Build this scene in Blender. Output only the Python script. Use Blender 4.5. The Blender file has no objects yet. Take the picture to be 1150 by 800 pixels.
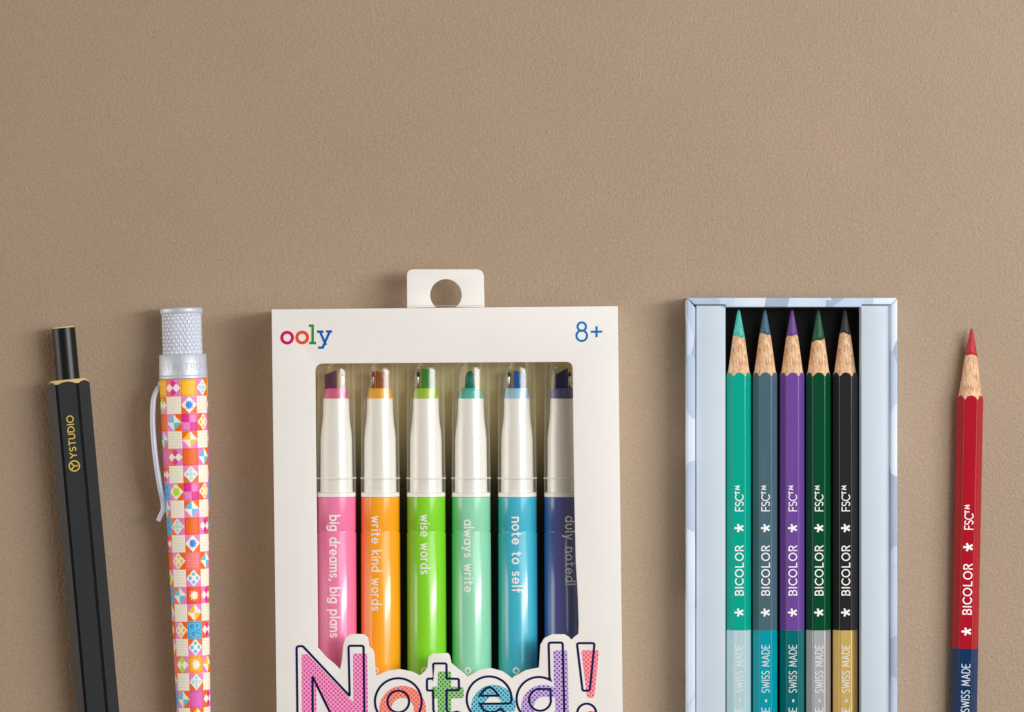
import bpy, bmesh, math, random
import numpy as np
from mathutils import Vector
random.seed(7)
R = math.radians
K = 0.00027            # metres per unit; one unit is about the width of a printed hair line
H = 5200.0             # lens height above the tabletop, in units
C = bpy.context.scene.collection

def lin(r, g, b):
    f = lambda c: (c/255/12.92) if c/255 <= .04045 else ((c/255+.055)/1.055)**2.4
    return (f(r), f(g), f(b), 1.0)

# ------------------------------------------------------------------ materials
def mat(name, col, rough=.5, metal=0.0, spec=.5, coat=0.0, coat_rough=.1):
    m = bpy.data.materials.new(name); m.use_nodes = True
    p = m.node_tree.nodes['Principled BSDF']
    p.inputs['Base Color'].default_value = col
    p.inputs['Roughness'].default_value = rough
    p.inputs['Metallic'].default_value = metal
    p.inputs['Specular IOR Level'].default_value = spec
    p.inputs['Coat Weight'].default_value = coat
    p.inputs['Coat Roughness'].default_value = coat_rough
    return m

class NT:
    def __init__(s, m): s.t = m.node_tree; s.n = s.t.nodes; s.p = s.n['Principled BSDF']
    def add(s, typ, **kw):
        o = s.n.new(typ)
        for k, v in kw.items(): setattr(o, k, v)
        return o
    def link(s, a, b): s.t.links.new(a, b)
    def coords(s, scale=(1,1,1), rot=(0,0,0), kind='Object'):
        tc = s.add('ShaderNodeTexCoord'); mp = s.add('ShaderNodeMapping')
        mp.inputs['Scale'].default_value = scale; mp.inputs['Rotation'].default_value = rot
        s.link(tc.outputs[kind], mp.inputs['Vector']); return mp.outputs['Vector']
    def noise(s, vec, scale, detail=3, rough=.55, dist=0):
        o = s.add('ShaderNodeTexNoise'); o.inputs['Scale'].default_value = scale
        o.inputs['Detail'].default_value = detail; o.inputs['Roughness'].default_value = rough
        o.inputs['Distortion'].default_value = dist; s.link(vec, o.inputs['Vector']); return o.outputs['Fac']
    def ramp(s, fac, stops, interp='LINEAR'):
        o = s.add('ShaderNodeValToRGB'); e = o.color_ramp.elements; o.color_ramp.interpolation = interp
        while len(e) < len(stops): e.new(.5)
        for q, (pos, c) in zip(e, stops): q.position = pos; q.color = c
        s.link(fac, o.inputs['Fac']); return o.outputs['Color']
    def bump(s, h, strength, dist, normal=None):
        o = s.add('ShaderNodeBump'); o.inputs['Strength'].default_value = strength
        o.inputs['Distance'].default_value = dist; s.link(h, o.inputs['Height'])
        if normal: s.link(normal, o.inputs['Normal'])
        return o.outputs['Normal']

def sc(c, k): return (c[0]*k, c[1]*k, c[2]*k, 1)

def painted(name, col, rough=.35, coat=.3, var=.06, bump=.04, spec=.5):
    """lacquer / plastic with faint lengthwise unevenness"""
    m = mat(name, col, rough, coat=coat, coat_rough=.1, spec=spec); t = NT(m)
    v = t.coords((1/K/3.2, 1/K/160, 1/K/3.2)); f = t.noise(v, 1, 3)
    t.link(t.ramp(f, [(.3, sc(col, 1-var)), (.7, sc(col, 1+var))]), t.p.inputs['Base Color'])
    v2 = t.coords((1/K/6,)*3); t.link(t.bump(t.noise(v2, 1, 2), bump, .4*K), t.p.inputs['Normal'])
    return m

def leather():
    m = mat('tan_leatherette', lin(164,142,117), .62, spec=.28); t = NT(m)
    v = t.coords((1/K,)*3)
    w = t.noise(v, 1/3.1, 2, .5, 1.2)
    vo = t.add('ShaderNodeTexVoronoi', feature='SMOOTH_F1'); vo.inputs['Scale'].default_value = 1/2.9; vo.inputs['Smoothness'].default_value = .35
    mx = t.add('ShaderNodeMixRGB'); mx.inputs['Fac'].default_value = .3
    nz = t.add('ShaderNodeTexNoise'); nz.inputs['Scale'].default_value = 1/9
    t.link(v, nz.inputs['Vector'])
    ad = t.add('ShaderNodeVectorMath', operation='MULTIPLY_ADD'); ad.inputs[1].default_value = (9,9,9)
    t.link(nz.outputs['Color'], ad.inputs[0]); t.link(v, ad.inputs[2]); t.link(ad.outputs[0], vo.inputs['Vector'])
    t.link(vo.outputs['Distance'], mx.inputs['Color1']); t.link(w, mx.inputs['Color2'])
    big = t.noise(t.coords((1/K,)*3), 1/160, 3)
    col = t.ramp(big, [(.3, lin(162,142,119)), (.55, lin(165,144,121)), (.75, lin(168,145,123))])
    fine = t.noise(v, 1/2.6, 3, .65, .6)
    mul = t.add('ShaderNodeMixRGB', blend_type='MULTIPLY'); mul.inputs['Fac'].default_value = 1
    t.link(col, mul.inputs['Color1']); t.link(t.ramp(fine, [(.28, (.86,.855,.85,1)), (.72, (1.1,1.1,1.1,1))]), mul.inputs['Color2'])
    t.link(mul.outputs['Color'], t.p.inputs['Base Color'])
    n1 = t.bump(mx.outputs['Color'], .62, 1.1*K)
    t.link(t.bump(fine, .45, .8*K, n1), t.p.inputs['Normal'])
    return m

def wood():
    m = mat('cedar_wood', lin(214,170,128), .75, spec=.2); t = NT(m)
    v = t.coords((1/K/1.5, 1/K/22, 1/K/1.5)); g = t.noise(v, 1, 5, .65, .5)
    v2 = t.coords((1/K/.9, 1/K/8, 1/K/.9)); g2 = t.noise(v2, 1, 3, .6)
    c1 = t.ramp(g, [(.32, lin(172,118,80)), (.43, lin(216,170,128)), (.58, lin(236,200,162)), (.76, lin(248,222,190))])
    mul = t.add('ShaderNodeMixRGB', blend_type='MULTIPLY'); mul.inputs['Fac'].default_value = 1
    t.link(c1, mul.inputs['Color1']); t.link(t.ramp(g2, [(.34, (.58,.50,.44,1)), (.5, (1,1,1,1))]), mul.inputs['Color2'])
    t.link(mul.outputs['Color'], t.p.inputs['Base Color'])
    t.link(t.bump(g2, .8, 1.0*K), t.p.inputs['Normal']); return m

def lead_mat(name, col):
    m = mat(name, col, .5, spec=.4); t = NT(m)
    v = t.coords((1/K/1.3, 1/K/14, 1/K/1.3)); g = t.noise(v, 1, 4, .6)
    t.link(t.ramp(g, [(.3, sc(col, .6)), (.55, col), (.75, sc(col, 1.25))]), t.p.inputs['Base Color'])
    t.link(t.bump(g, .5, .8*K), t.p.inputs['Normal']); return m

def card(name, col, rough=.6, var=.015):
    m = mat(name, col, rough, spec=.35); t = NT(m)
    v = t.coords((1/K,)*3)
    t.link(t.ramp(t.noise(v, 1/60, 3), [(.3, sc(col, 1-var)), (.7, sc(col, 1+var))]), t.p.inputs['Base Color'])
    t.link(t.bump(t.noise(v, 1/4, 3), .06, .5*K), t.p.inputs['Normal']); return m

def dots(name, base, dot):
    m = mat(name, base, .55, spec=.35); t = NT(m)
    v = t.coords((1/K/3.5,)*3, (0,0,R(45)))
    vo = t.add('ShaderNodeTexVoronoi', voronoi_dimensions='2D', feature='F1')
    vo.inputs['Scale'].default_value = 1; vo.inputs['Randomness'].default_value = 0
    t.link(v, vo.inputs['Vector'])
    t.link(t.ramp(vo.outputs['Distance'], [(.29, dot), (.35, base)]), t.p.inputs['Base Color']); return m

def marbled(name):
    m = mat(name, lin(200,214,230), .5, spec=.35); t = NT(m)
    v = t.coords((1/K/30, 1/K/62, 1/K/40), (0,0,R(-38)))
    w = t.add('ShaderNodeTexNoise'); w.inputs['Scale'].default_value = .9; t.link(v, w.inputs['Vector'])
    ad = t.add('ShaderNodeVectorMath', operation='MULTIPLY_ADD'); ad.inputs[1].default_value = (.35,.35,.35)
    t.link(w.outputs['Color'], ad.inputs[0]); t.link(v, ad.inputs[2])
    vo = t.add('ShaderNodeTexVoronoi', feature='F1'); vo.inputs['Scale'].default_value = .8; t.link(ad.outputs[0], vo.inputs['Vector'])
    sep = t.add('ShaderNodeSeparateColor'); t.link(vo.outputs['Color'], sep.inputs[0])
    c = t.ramp(sep.outputs[0], [(0, lin(164,178,198)), (.22, lin(186,201,220)), (.45, lin(205,220,236)), (.7, lin(218,230,242)), (.88, lin(190,206,226))], 'CONSTANT')
    mul = t.add('ShaderNodeMixRGB', blend_type='MULTIPLY'); mul.inputs['Fac'].default_value = 1
    t.link(c, mul.inputs['Color1']); t.link(t.ramp(vo.outputs['Distance'], [(.1, (1,1,1,1)), (.8, (.86,.89,.93,1))]), mul.inputs['Color2'])
    t.link(mul.outputs['Color'], t.p.inputs['Base Color']); return m

def clear_plastic(name):
    m = bpy.data.materials.new(name); m.use_nodes = True; n = m.node_tree.nodes; L = m.node_tree.links.new
    n.remove(n['Principled BSDF']); out = n['Material Output']
    tr = n.new('ShaderNodeBsdfTransparent'); gl = n.new('ShaderNodeBsdfGlossy'); gl.inputs['Roughness'].default_value = .05
    di = n.new('ShaderNodeBsdfDiffuse'); di.inputs['Color'].default_value = lin(222,218,198)
    lw = n.new('ShaderNodeLayerWeight'); lw.inputs['Blend'].default_value = .5
    rp = n.new('ShaderNodeValToRGB'); e = rp.color_ramp.elements
    e[0].position = .0; e[0].color = (.985,.98,.965,1); e[1].position = 1; e[1].color = (.93,.92,.87,1)
    q = e.new(.75); q.color = (.975,.97,.955,1)
    L(lw.outputs['Facing'], rp.inputs['Fac']); L(rp.outputs['Color'], tr.inputs['Color'])
    edge = n.new('ShaderNodeMapRange'); edge.inputs['From Min'].default_value = .45; edge.inputs['From Max'].default_value = 1
    edge.inputs['To Min'].default_value = .0; edge.inputs['To Max'].default_value = .34
    L(lw.outputs['Facing'], edge.inputs['Value'])
    m0 = n.new('ShaderNodeMixShader'); L(edge.outputs['Result'], m0.inputs['Fac']); L(tr.outputs[0], m0.inputs[1]); L(di.outputs[0], m0.inputs[2])
    fr = n.new('ShaderNodeFresnel'); fr.inputs['IOR'].default_value = 1.5
    tc = n.new('ShaderNodeTexCoord'); mp = n.new('ShaderNodeMapping'); mp.inputs['Scale'].default_value = (1/K/2.2, 1/K/120, 1/K/2.2)
    nz = n.new('ShaderNodeTexNoise'); bp = n.new('ShaderNodeBump'); bp.inputs['Strength'].default_value = .12; bp.inputs['Distance'].default_value = .5*K
    L(tc.outputs['Object'], mp.inputs['Vector']); L(mp.outputs[0], nz.inputs['Vector']); L(nz.outputs['Fac'], bp.inputs['Height'])
    L(bp.outputs[0], gl.inputs['Normal']); L(bp.outputs[0], fr.inputs['Normal'])
    cl = n.new('ShaderNodeMath'); cl.operation = 'MINIMUM'; cl.inputs[1].default_value = .16; L(fr.outputs[0], cl.inputs[0])
    m1 = n.new('ShaderNodeMixShader'); L(cl.outputs[0], m1.inputs['Fac']); L(m0.outputs[0], m1.inputs[1]); L(gl.outputs[0], m1.inputs[2])
    L(m1.outputs[0], out.inputs['Surface']); return m

def frosted(name):
    m = mat(name, lin(236,234,226), .3, spec=.6); m.node_tree.nodes['Principled BSDF'].inputs['Alpha'].default_value = .42
    return m

def brushed(name, col, rough=.38, metal=.75, axis='y', strength=.1):
    m = mat(name, col, rough, metal); t = NT(m)
    v = t.coords((1/K/1.2, 1/K/60, 1/K/1.2)); g = t.noise(v, 1, 4, .6)
    t.link(t.ramp(g, [(.3, sc(col, .86)), (.7, sc(col, 1.08))]), t.p.inputs['Base Color'])
    t.link(t.bump(g, strength, .5*K), t.p.inputs['Normal']); return m

def shaded_liner_card(name, y_top, y_low):
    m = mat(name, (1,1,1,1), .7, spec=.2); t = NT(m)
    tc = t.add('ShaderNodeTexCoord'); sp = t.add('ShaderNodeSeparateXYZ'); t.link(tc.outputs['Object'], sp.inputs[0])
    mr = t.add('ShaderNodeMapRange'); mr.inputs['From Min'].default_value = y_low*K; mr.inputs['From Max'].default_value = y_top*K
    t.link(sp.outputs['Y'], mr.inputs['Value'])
    t.link(t.ramp(mr.outputs['Result'], [(0, lin(24,16,10)), (.35, lin(58,48,28)), (1, lin(198,182,134))]), t.p.inputs['Base Color']); return m  # olive card with the shade between the barrels painted in, darkening downwards

# ------------------------------------------------------------------ objects
def world_xy(px, py, z=0):
    """tabletop position (units) of a measured point that lies z above the table"""
    s = (H-z)/H
    return ((px-575)*s, (400-py)*s)

def tag(o, label=None, cat=None, group=None, kind=None):
    for k, v in (('label', label), ('category', cat), ('group', group), ('kind', kind)):
        if v: o[k] = v
    return o

def thing(name, label, cat, loc=(0,0,0), rotz=0, group=None):
    o = bpy.data.objects.new(name, None); C.objects.link(o)
    o.empty_display_size = .01
    o.location = [c*K for c in loc]; o.rotation_euler = (0, 0, rotz)
    return tag(o, label, cat, group)

def mk(name, verts, faces, mats, parent=None, fm=None, smooth=False, loc=(0,0,0), fix=True):
    me = bpy.data.meshes.new(name)
    me.from_pydata([(x*K, y*K, z*K) for x, y, z in verts], [], faces)
    for m in (mats if isinstance(mats, (list, tuple)) else [mats]): me.materials.append(m)
    if fm is not None: me.polygons.foreach_set('material_index', fm)
    if fix:
        b = bmesh.new(); b.from_mesh(me); bmesh.ops.recalc_face_normals(b, faces=b.faces); b.to_mesh(me); b.free()
    me.polygons.foreach_set('use_smooth', [smooth]*len(me.polygons)); me.update()
    o = bpy.data.objects.new(name, me); C.objects.link(o)
    if parent: o.parent = parent
    o.location = [c*K for c in loc]
    return o

def loft(rings, closed=True, cap0=False, cap1=False):
    v, f = [], []; n = len(rings[0])
    for r in rings: v += r
    for i in range(len(rings)-1):
        for j in range(n if closed else n-1):
            a, b = i*n+j, i*n+(j+1) % n
            f.append((a, b, b+n, a+n))
    if cap0: f.append(tuple(range(n)))
    if cap1: f.append(tuple(range((len(rings)-1)*n, len(rings)*n)))
    return v, f

def lathe(profile, zc, n=64, cap0=True, cap1=True, cx=0):
    """profile: (l, r), l runs away from the tip along -y"""
    rings = [[(cx+r*math.cos(2*math.pi*k/n), -l, zc+r*math.sin(2*math.pi*k/n)) for k in range(n)] for l, r in profile]
    return loft(rings, True, cap0, cap1)

def merge(*parts):
    V, F = [], []
    for v, f in parts:
        o = len(V); V += v; F += [tuple(i+o for i in q) for q in f]
    return V, F

def smooth_by_angle(o, deg=35):
    me = o.data
    me.polygons.foreach_set('use_smooth', [True]*len(me.polygons))
    b = bmesh.new(); b.from_mesh(me)
    for e in b.edges:
        if len(e.link_faces) == 2 and e.calc_face_angle(0) > R(deg): e.smooth = False
    b.to_mesh(me); b.free(); return o

def box(x0, x1, y0, y1, z0, z1):
    v = [(x,y,z) for z in (z0,z1) for y in (y0,y1) for x in (x0,x1)]
    return v, [(0,1,3,2),(4,6,7,5),(0,4,5,1),(2,3,7,6),(0,2,6,4),(1,5,7,3)]

def bevel(o, w, seg=3):
    b = bmesh.new(); b.from_mesh(o.data)
    bmesh.ops.bevel(b, geom=b.edges[:], offset=w*K, segments=seg, profile=.5, affect='EDGES', clamp_overlap=True)
    b.to_mesh(o.data); b.free(); return smooth_by_angle(o, 40)

def plate(name, loops, z0, z1, m, parent=None, bev=0.0, loc=(0,0,0)):
    """flat sheet cut from outlines (inner outlines are holes), between heights z0 and z1"""
    cu = bpy.data.curves.new(name, 'CURVE'); cu.dimensions = '2D'; cu.fill_mode = 'BOTH'
    for pts in loops:
        s = cu.splines.new('POLY'); s.points.add(len(pts)-1); s.use_cyclic_u = True
        for q, p in zip(s.points, pts): q.co = (p[0], p[1], 0, 1)
    cu.extrude = max((z1-z0)/2-bev, 0); cu.bevel_depth = bev; cu.bevel_resolution = 2; cu.offset = -bev
    tmp = bpy.data.objects.new('tmp', cu); C.objects.link(tmp)
    bpy.context.view_layer.update()
    me = bpy.data.meshes.new_from_object(tmp.evaluated_get(bpy.context.evaluated_depsgraph_get()))
    bpy.data.objects.remove(tmp); bpy.data.curves.remove(cu)
    v = [(q.co.x, q.co.y, q.co.z+(z0+z1)/2) for q in me.vertices]; f = [tuple(p.vertices) for p in me.polygons]
    bpy.data.meshes.remove(me)
    b = bmesh.new(); bv = [b.verts.new(q) for q in v]
    for q in f:
        try: b.faces.new([bv[i] for i in q])
        except ValueError: pass
    bmesh.ops.remove_doubles(b, verts=b.verts, dist=.001); b.verts.index_update()
    V = [tuple(q.co) for q in b.verts]; F = [tuple(x.index for x in q.verts) for q in b.faces]; b.free()
    o = mk(name, V, F, m, parent, loc=loc)
    return smooth_by_angle(o, 40) if bev else o

# ------------------------------------------------------------------ line lettering
def arc(cx, cy, rx, ry, a0, a1, n=None):
    n = n or max(4, int(abs(a1-a0)/14))
    return [(cx+rx*math.cos(R(a0+(a1-a0)*i/n)), cy+ry*math.sin(R(a0+(a1-a0)*i/n))) for i in range(n+1)]

GL = {}
def g(ch, w, *strokes): GL[ch] = (w, strokes)
g(' ', .34); g('.', .1, [(.05,0),(.05,.04)])
g('A', .74, [(0,0),(.37,1),(.74,0)], [(.13,.33),(.61,.33)])
g('B', .56, [(0,.52),(0,1),(.28,1)]+arc(.28,.76,.24,.24,90,-90)[1:]+[(0,.52)], [(0,.52),(.3,.52)]+arc(.3,.26,.26,.26,90,-90)[1:]+[(0,0),(0,.52)])
g('C', .68, arc(.46,.5,.46,.5,50,310))
g('D', .72, [(0,0),(0,1),(.22,1)]+arc(.22,.5,.5,.5,90,-90)[1:]+[(0,0)])
g('E', .5, [(.5,1),(0,1),(0,0),(.5,0)], [(0,.52),(.44,.52)])
g('F', .48, [(.48,1),(0,1),(0,0)], [(0,.5),(.42,.5)])
g('H', .68, [(0,0),(0,1)], [(.68,0),(.68,1)], [(0,.5),(.68,.5)])
g('I', .02, [(.01,0),(.01,1)])
g('L', .48, [(0,1),(0,0),(.48,0)])
g('M', .86, [(0,0),(.1,1),(.43,.18),(.76,1),(.86,0)])
g('N', .7, [(0,0),(0,1),(.7,0),(.7,1)])
g('O', .9, arc(.45,.5,.45,.5,90,450)[:-1]+['c'])
g('R', .58, [(0,0),(0,1),(.28,1)]+arc(.28,.74,.26,.26,90,-90)[1:]+[(0,.48)], [(.28,.48),(.58,0)])
g('S', .5, arc(.26,.755,.24,.245,38,268)+arc(.25,.25,.25,.25,88,-142)[1:])
g('T', .62, [(0,1),(.62,1)], [(.31,1),(.31,0)])
g('U', .66, [(0,1),(0,.33)]+arc(.33,.33,.33,.33,180,360)[1:]+[(.66,1)])
g('W', 1.04, [(0,1),(.26,0),(.52,.86),(.78,0),(1.04,1)])
g('Y', .68, [(0,1),(.34,.5),(.68,1)], [(.34,.5),(.34,0)])
g("'", .06, [(.06,1.02),(.0,.76)])
g('1', .3, [(.02,.8),(.26,1),(.26,0)])
g('5', .52, [(.48,1),(.1,1),(.05,.58)]+arc(.23,.33,.28,.33,122,-140)[1:])
g('8', .58, arc(.29,.75,.235,.25,-90,270)[:-1]+['c'], arc(.29,.25,.29,.25,90,450)[:-1]+['c'])
g('+', .52, [(0,.46),(.52,.46)], [(.26,.2),(.26,.72)])
g('t_', .4, [(0,1),(.3,1)], [(.15,1),(.15,.5)])
g('m_', .5, [(0,.5),(.06,1),(.24,.6),(.42,1),(.48,.5)])
g('*', .5, *[[(.25,.5),(.25+.34*math.cos(R(90+72*k)),.5+.34*math.sin(R(90+72*k)))] for k in range(5)])
g('o.', .16, [(.08,.36)]+arc(.08,.44,.07,.07,-90,260,9)+['c'])
X = .6; XH = .66; r_ = .3; rh = .33
ring = arc(r_, rh, r_, rh, 0, 345)+['c']
g('a', X, ring, [(X,0),(X,XH)])
g('b', X, ring, [(0,0),(0,1.08)])
g('d', X, ring, [(X,0),(X,1.08)])
g('e', X, [(.02,rh),(X,rh)]+arc(r_,rh,r_,rh,0,318)[1:])
g('f', .34, [(.12,0),(.12,.86)]+arc(.3,.86,.18,.2,180,75)[1:], [(0,XH),(.32,XH)])
g('g', X, ring, [(X,XH),(X,-.08)]+arc(r_,-.08,r_,.26,0,-150)[1:])
g('h', .54, [(0,0),(0,1.08)], [(0,.38)]+arc(.27,.38,.27,.28,180,0)[1:]+[(.54,0)])
g('i', .02, [(.01,0),(.01,XH)], [(.01,.9),(.01,.95)])
g('k', .5, [(0,0),(0,1.08)], [(.46,XH),(.04,.34),(.5,0)])
g('l', .02, [(.01,0),(.01,1.08)])
g('m', .9, [(0,0),(0,XH)], [(0,.42)]+arc(.225,.42,.225,.24,180,0)[1:]+[(.45,0)], [(.45,.42)]+arc(.675,.42,.225,.24,180,0)[1:]+[(.9,0)])
g('n', .52, [(0,0),(0,XH)], [(0,.4)]+arc(.26,.4,.26,.26,180,0)[1:]+[(.52,0)])
g('o', X, ring)
g('p', X, ring, [(0,XH),(0,-.34)])
g('r', .3, [(0,0),(0,XH)], [(0,.4)]+arc(.24,.4,.24,.26,180,70)[1:])
g('s', .4, arc(.21,.495,.19,.165,40,268)+arc(.2,.165,.2,.165,88,-142)[1:])
g('t', .38, [(.15,.92),(.15,.16)]+arc(.31,.16,.16,.16,180,270)[1:], [(0,XH),(.36,XH)])
g('u', .52, [(0,XH),(0,.26)]+arc(.26,.26,.26,.26,180,360)[1:]+[(.52,XH)])
g('w', .8, [(0,XH),(.2,0),(.4,.6),(.6,0),(.8,XH)])
g('y', .56, [(0,XH),(.28,.03)], [(.56,XH),(.16,-.34)])
g(',', .1, [(.08,.05),(.02,-.16)])
g('!', .02, [(.01,.3),(.01,1.08)], [(.01,0),(.01,.04)])

def ribbon(pts, w, closed=False, rnd=False):
    """a flat stroke along pts; returns 2-D verts and faces"""
    p = [Vector(q) for q in pts]; n = len(p); L, Rr = [], []
    if not closed and not rnd and n > 1:
        p[0] = p[0]+(p[0]-p[1]).normalized()*w/2*.9; p[-1] = p[-1]+(p[-1]-p[-2]).normalized()*w/2*.9
    for i in range(n):
        a = p[i]-p[i-1] if (closed or i > 0) else p[1]-p[0]
        b = p[(i+1) % n]-p[i] if (closed or i < n-1) else a
        a = a.normalized() if a.length > 1e-9 else b.normalized(); b = b.normalized() if b.length > 1e-9 else a
        na, nb = Vector((-a.y, a.x)), Vector((-b.y, b.x)); m = na+nb
        m = m.normalized() if m.length > 1e-4 else na
        k = min(w/2/max(m.dot(na), .35), w*1.1)
        L.append(p[i]+m*k); Rr.append(p[i]-m*k)
    v = [tuple(q) for q in L+Rr]; f = []
    for i in range(n if closed else n-1):
        j = (i+1) % n; f.append((i, j, n+j, n+i))
    if rnd and not closed:
        for e, s in ((0, -1), (n-1, 1)):
            d = (p[1]-p[0] if e == 0 else p[-1]-p[-2]).normalized(); a0 = math.atan2(d.y, d.x)+(math.pi/2 if s < 0 else -math.pi/2)
            base = len(v); v += [(p[e].x+w/2*math.cos(a0+math.pi*t/6), p[e].y+w/2*math.sin(a0+math.pi*t/6)) for t in range(7)]
            f.append(tuple(range(base, base+7)))
    return v, f

def line_text(s, cap, sw, track=.26, length=None):
    """strokes of a line of lettering starting at (0,0); verts carry a tiny layer number"""
    items, x = [], 0
    toks = []
    i = 0
    while i < len(s):
        if s[i] == '™': toks += ['t_', 'm_']
        elif s[i] == '•': toks += ['o.']
        else: toks.append(s[i])
        i += 1
    for ch in toks:
        w, st = GL[ch]; items.append((x, st)); x += w+track
    total = x-track; sy = cap/(1+sw); su = sy if length is None else (length-sw*sy)/total
    V, F, lay = [], [], 0
    for x0, st in items:
        for q in st:
            cl = q[-1] == 'c'; q = q[:-1] if cl else q
            pts = [((x0+a)*su+sw*sy/2, b*sy+sw*sy/2) for a, b in q]
            if not cl and len(pts) > 1:       # cut long runs so they can wrap round a barrel
                d = [pts[0]]
                for a, b in zip(pts, pts[1:]):
                    k = max(1, int(math.hypot(b[0]-a[0], b[1]-a[1])/2.0))
                    d += [(a[0]+(b[0]-a[0])*t/k, a[1]+(b[1]-a[1])*t/k) for t in range(1, k+1)]
                pts = d
            v, f = ribbon(pts, sw*sy, cl); o = len(V)
            V += [(a, b, lay*.012) for a, b in v]; F += [tuple(i+o for i in k) for k in f]; lay = (lay+1) % 4
    return V, F, total*su+sw*sy

def put_text(name, s, m, parent, fn, **kw):
    V, F, _ = line_text(s, **kw)
    return mk(name, [fn(*q) for q in V], F, m, parent, fix=False)

# ------------------------------------------------------------------ shared materials
M = dict(
    leather=leather(), wood=wood(), clear=clear_plastic('clear_plastic'),
    white_card=card('white_card', lin(233,230,224)), liner=shaded_liner_card('shaded_olive_liner', 130, -50),
    white_plastic=painted('white_plastic', lin(231,229,222), .35, .3, .01, .03),
    white_ink=mat('white_ink', lin(240,240,238), .5), navy_ink=mat('navy_ink', lin(14,14,74), .5, spec=.15),
    foil=mat('gold_foil', lin(222,194,86), .45, .1), brass=brushed('brass', lin(242,212,146), .4, .12),
    silver=brushed('satin_silver', lin(206,212,224), .46, .3), grey_ink=mat('engraved_grey', lin(176,182,193), .6),
    black_lacquer=painted('black_lacquer', lin(42,46,48), .5, .0, .05, .05, .35),
    black_gloss=painted('black_gloss', lin(22,23,23), .32, 0, .05, .03, .28),
    black_edge=mat('black_edge', lin(6,6,7), .5, spec=.05),
    frosted=frosted('frosted_plastic'),
    steel=mat('steel_wire', lin(200,200,200), .2, 1), black=mat('black_liner', lin(7,7,8), .8, spec=.15),
    ledge=card('pale_blue_card', lin(192,204,214), .55), paper=marbled('marbled_paper'), dark=mat('dark_gap', lin(22,26,40), .8),
)

# ------------------------------------------------------------------ tabletop
S = 2600
tt = mk('tabletop', [(-S,-S,0),(S,-S,0),(S,S,0),(-S,S,0)], [(0,1,2,3)], M['leather']); tt['kind'] = 'structure'

# ------------------------------------------------------------------ hexagonal pencils
def hex_ring(Rc, fil, n=4):
    out = []
    d = Rc-fil/math.cos(R(30))
    for c in range(6):
        a = 60*c
        for k in range(n):
            t = a-30+60*k/(n-1)
            out.append((d*math.cos(R(a))+fil*math.cos(R(t)), d*math.sin(R(a))+fil*math.sin(R(t))))
    return out

def dense(ring, step):
    out = []
    for i, a in enumerate(ring):
        b = ring[(i+1) % len(ring)]; k = max(1, int(math.hypot(b[0]-a[0], b[1]-a[1])/step))
        out += [(a[0]+(b[0]-a[0])*t/k, a[1]+(b[1]-a[1])*t/k) for t in range(k)]
    return out

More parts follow.
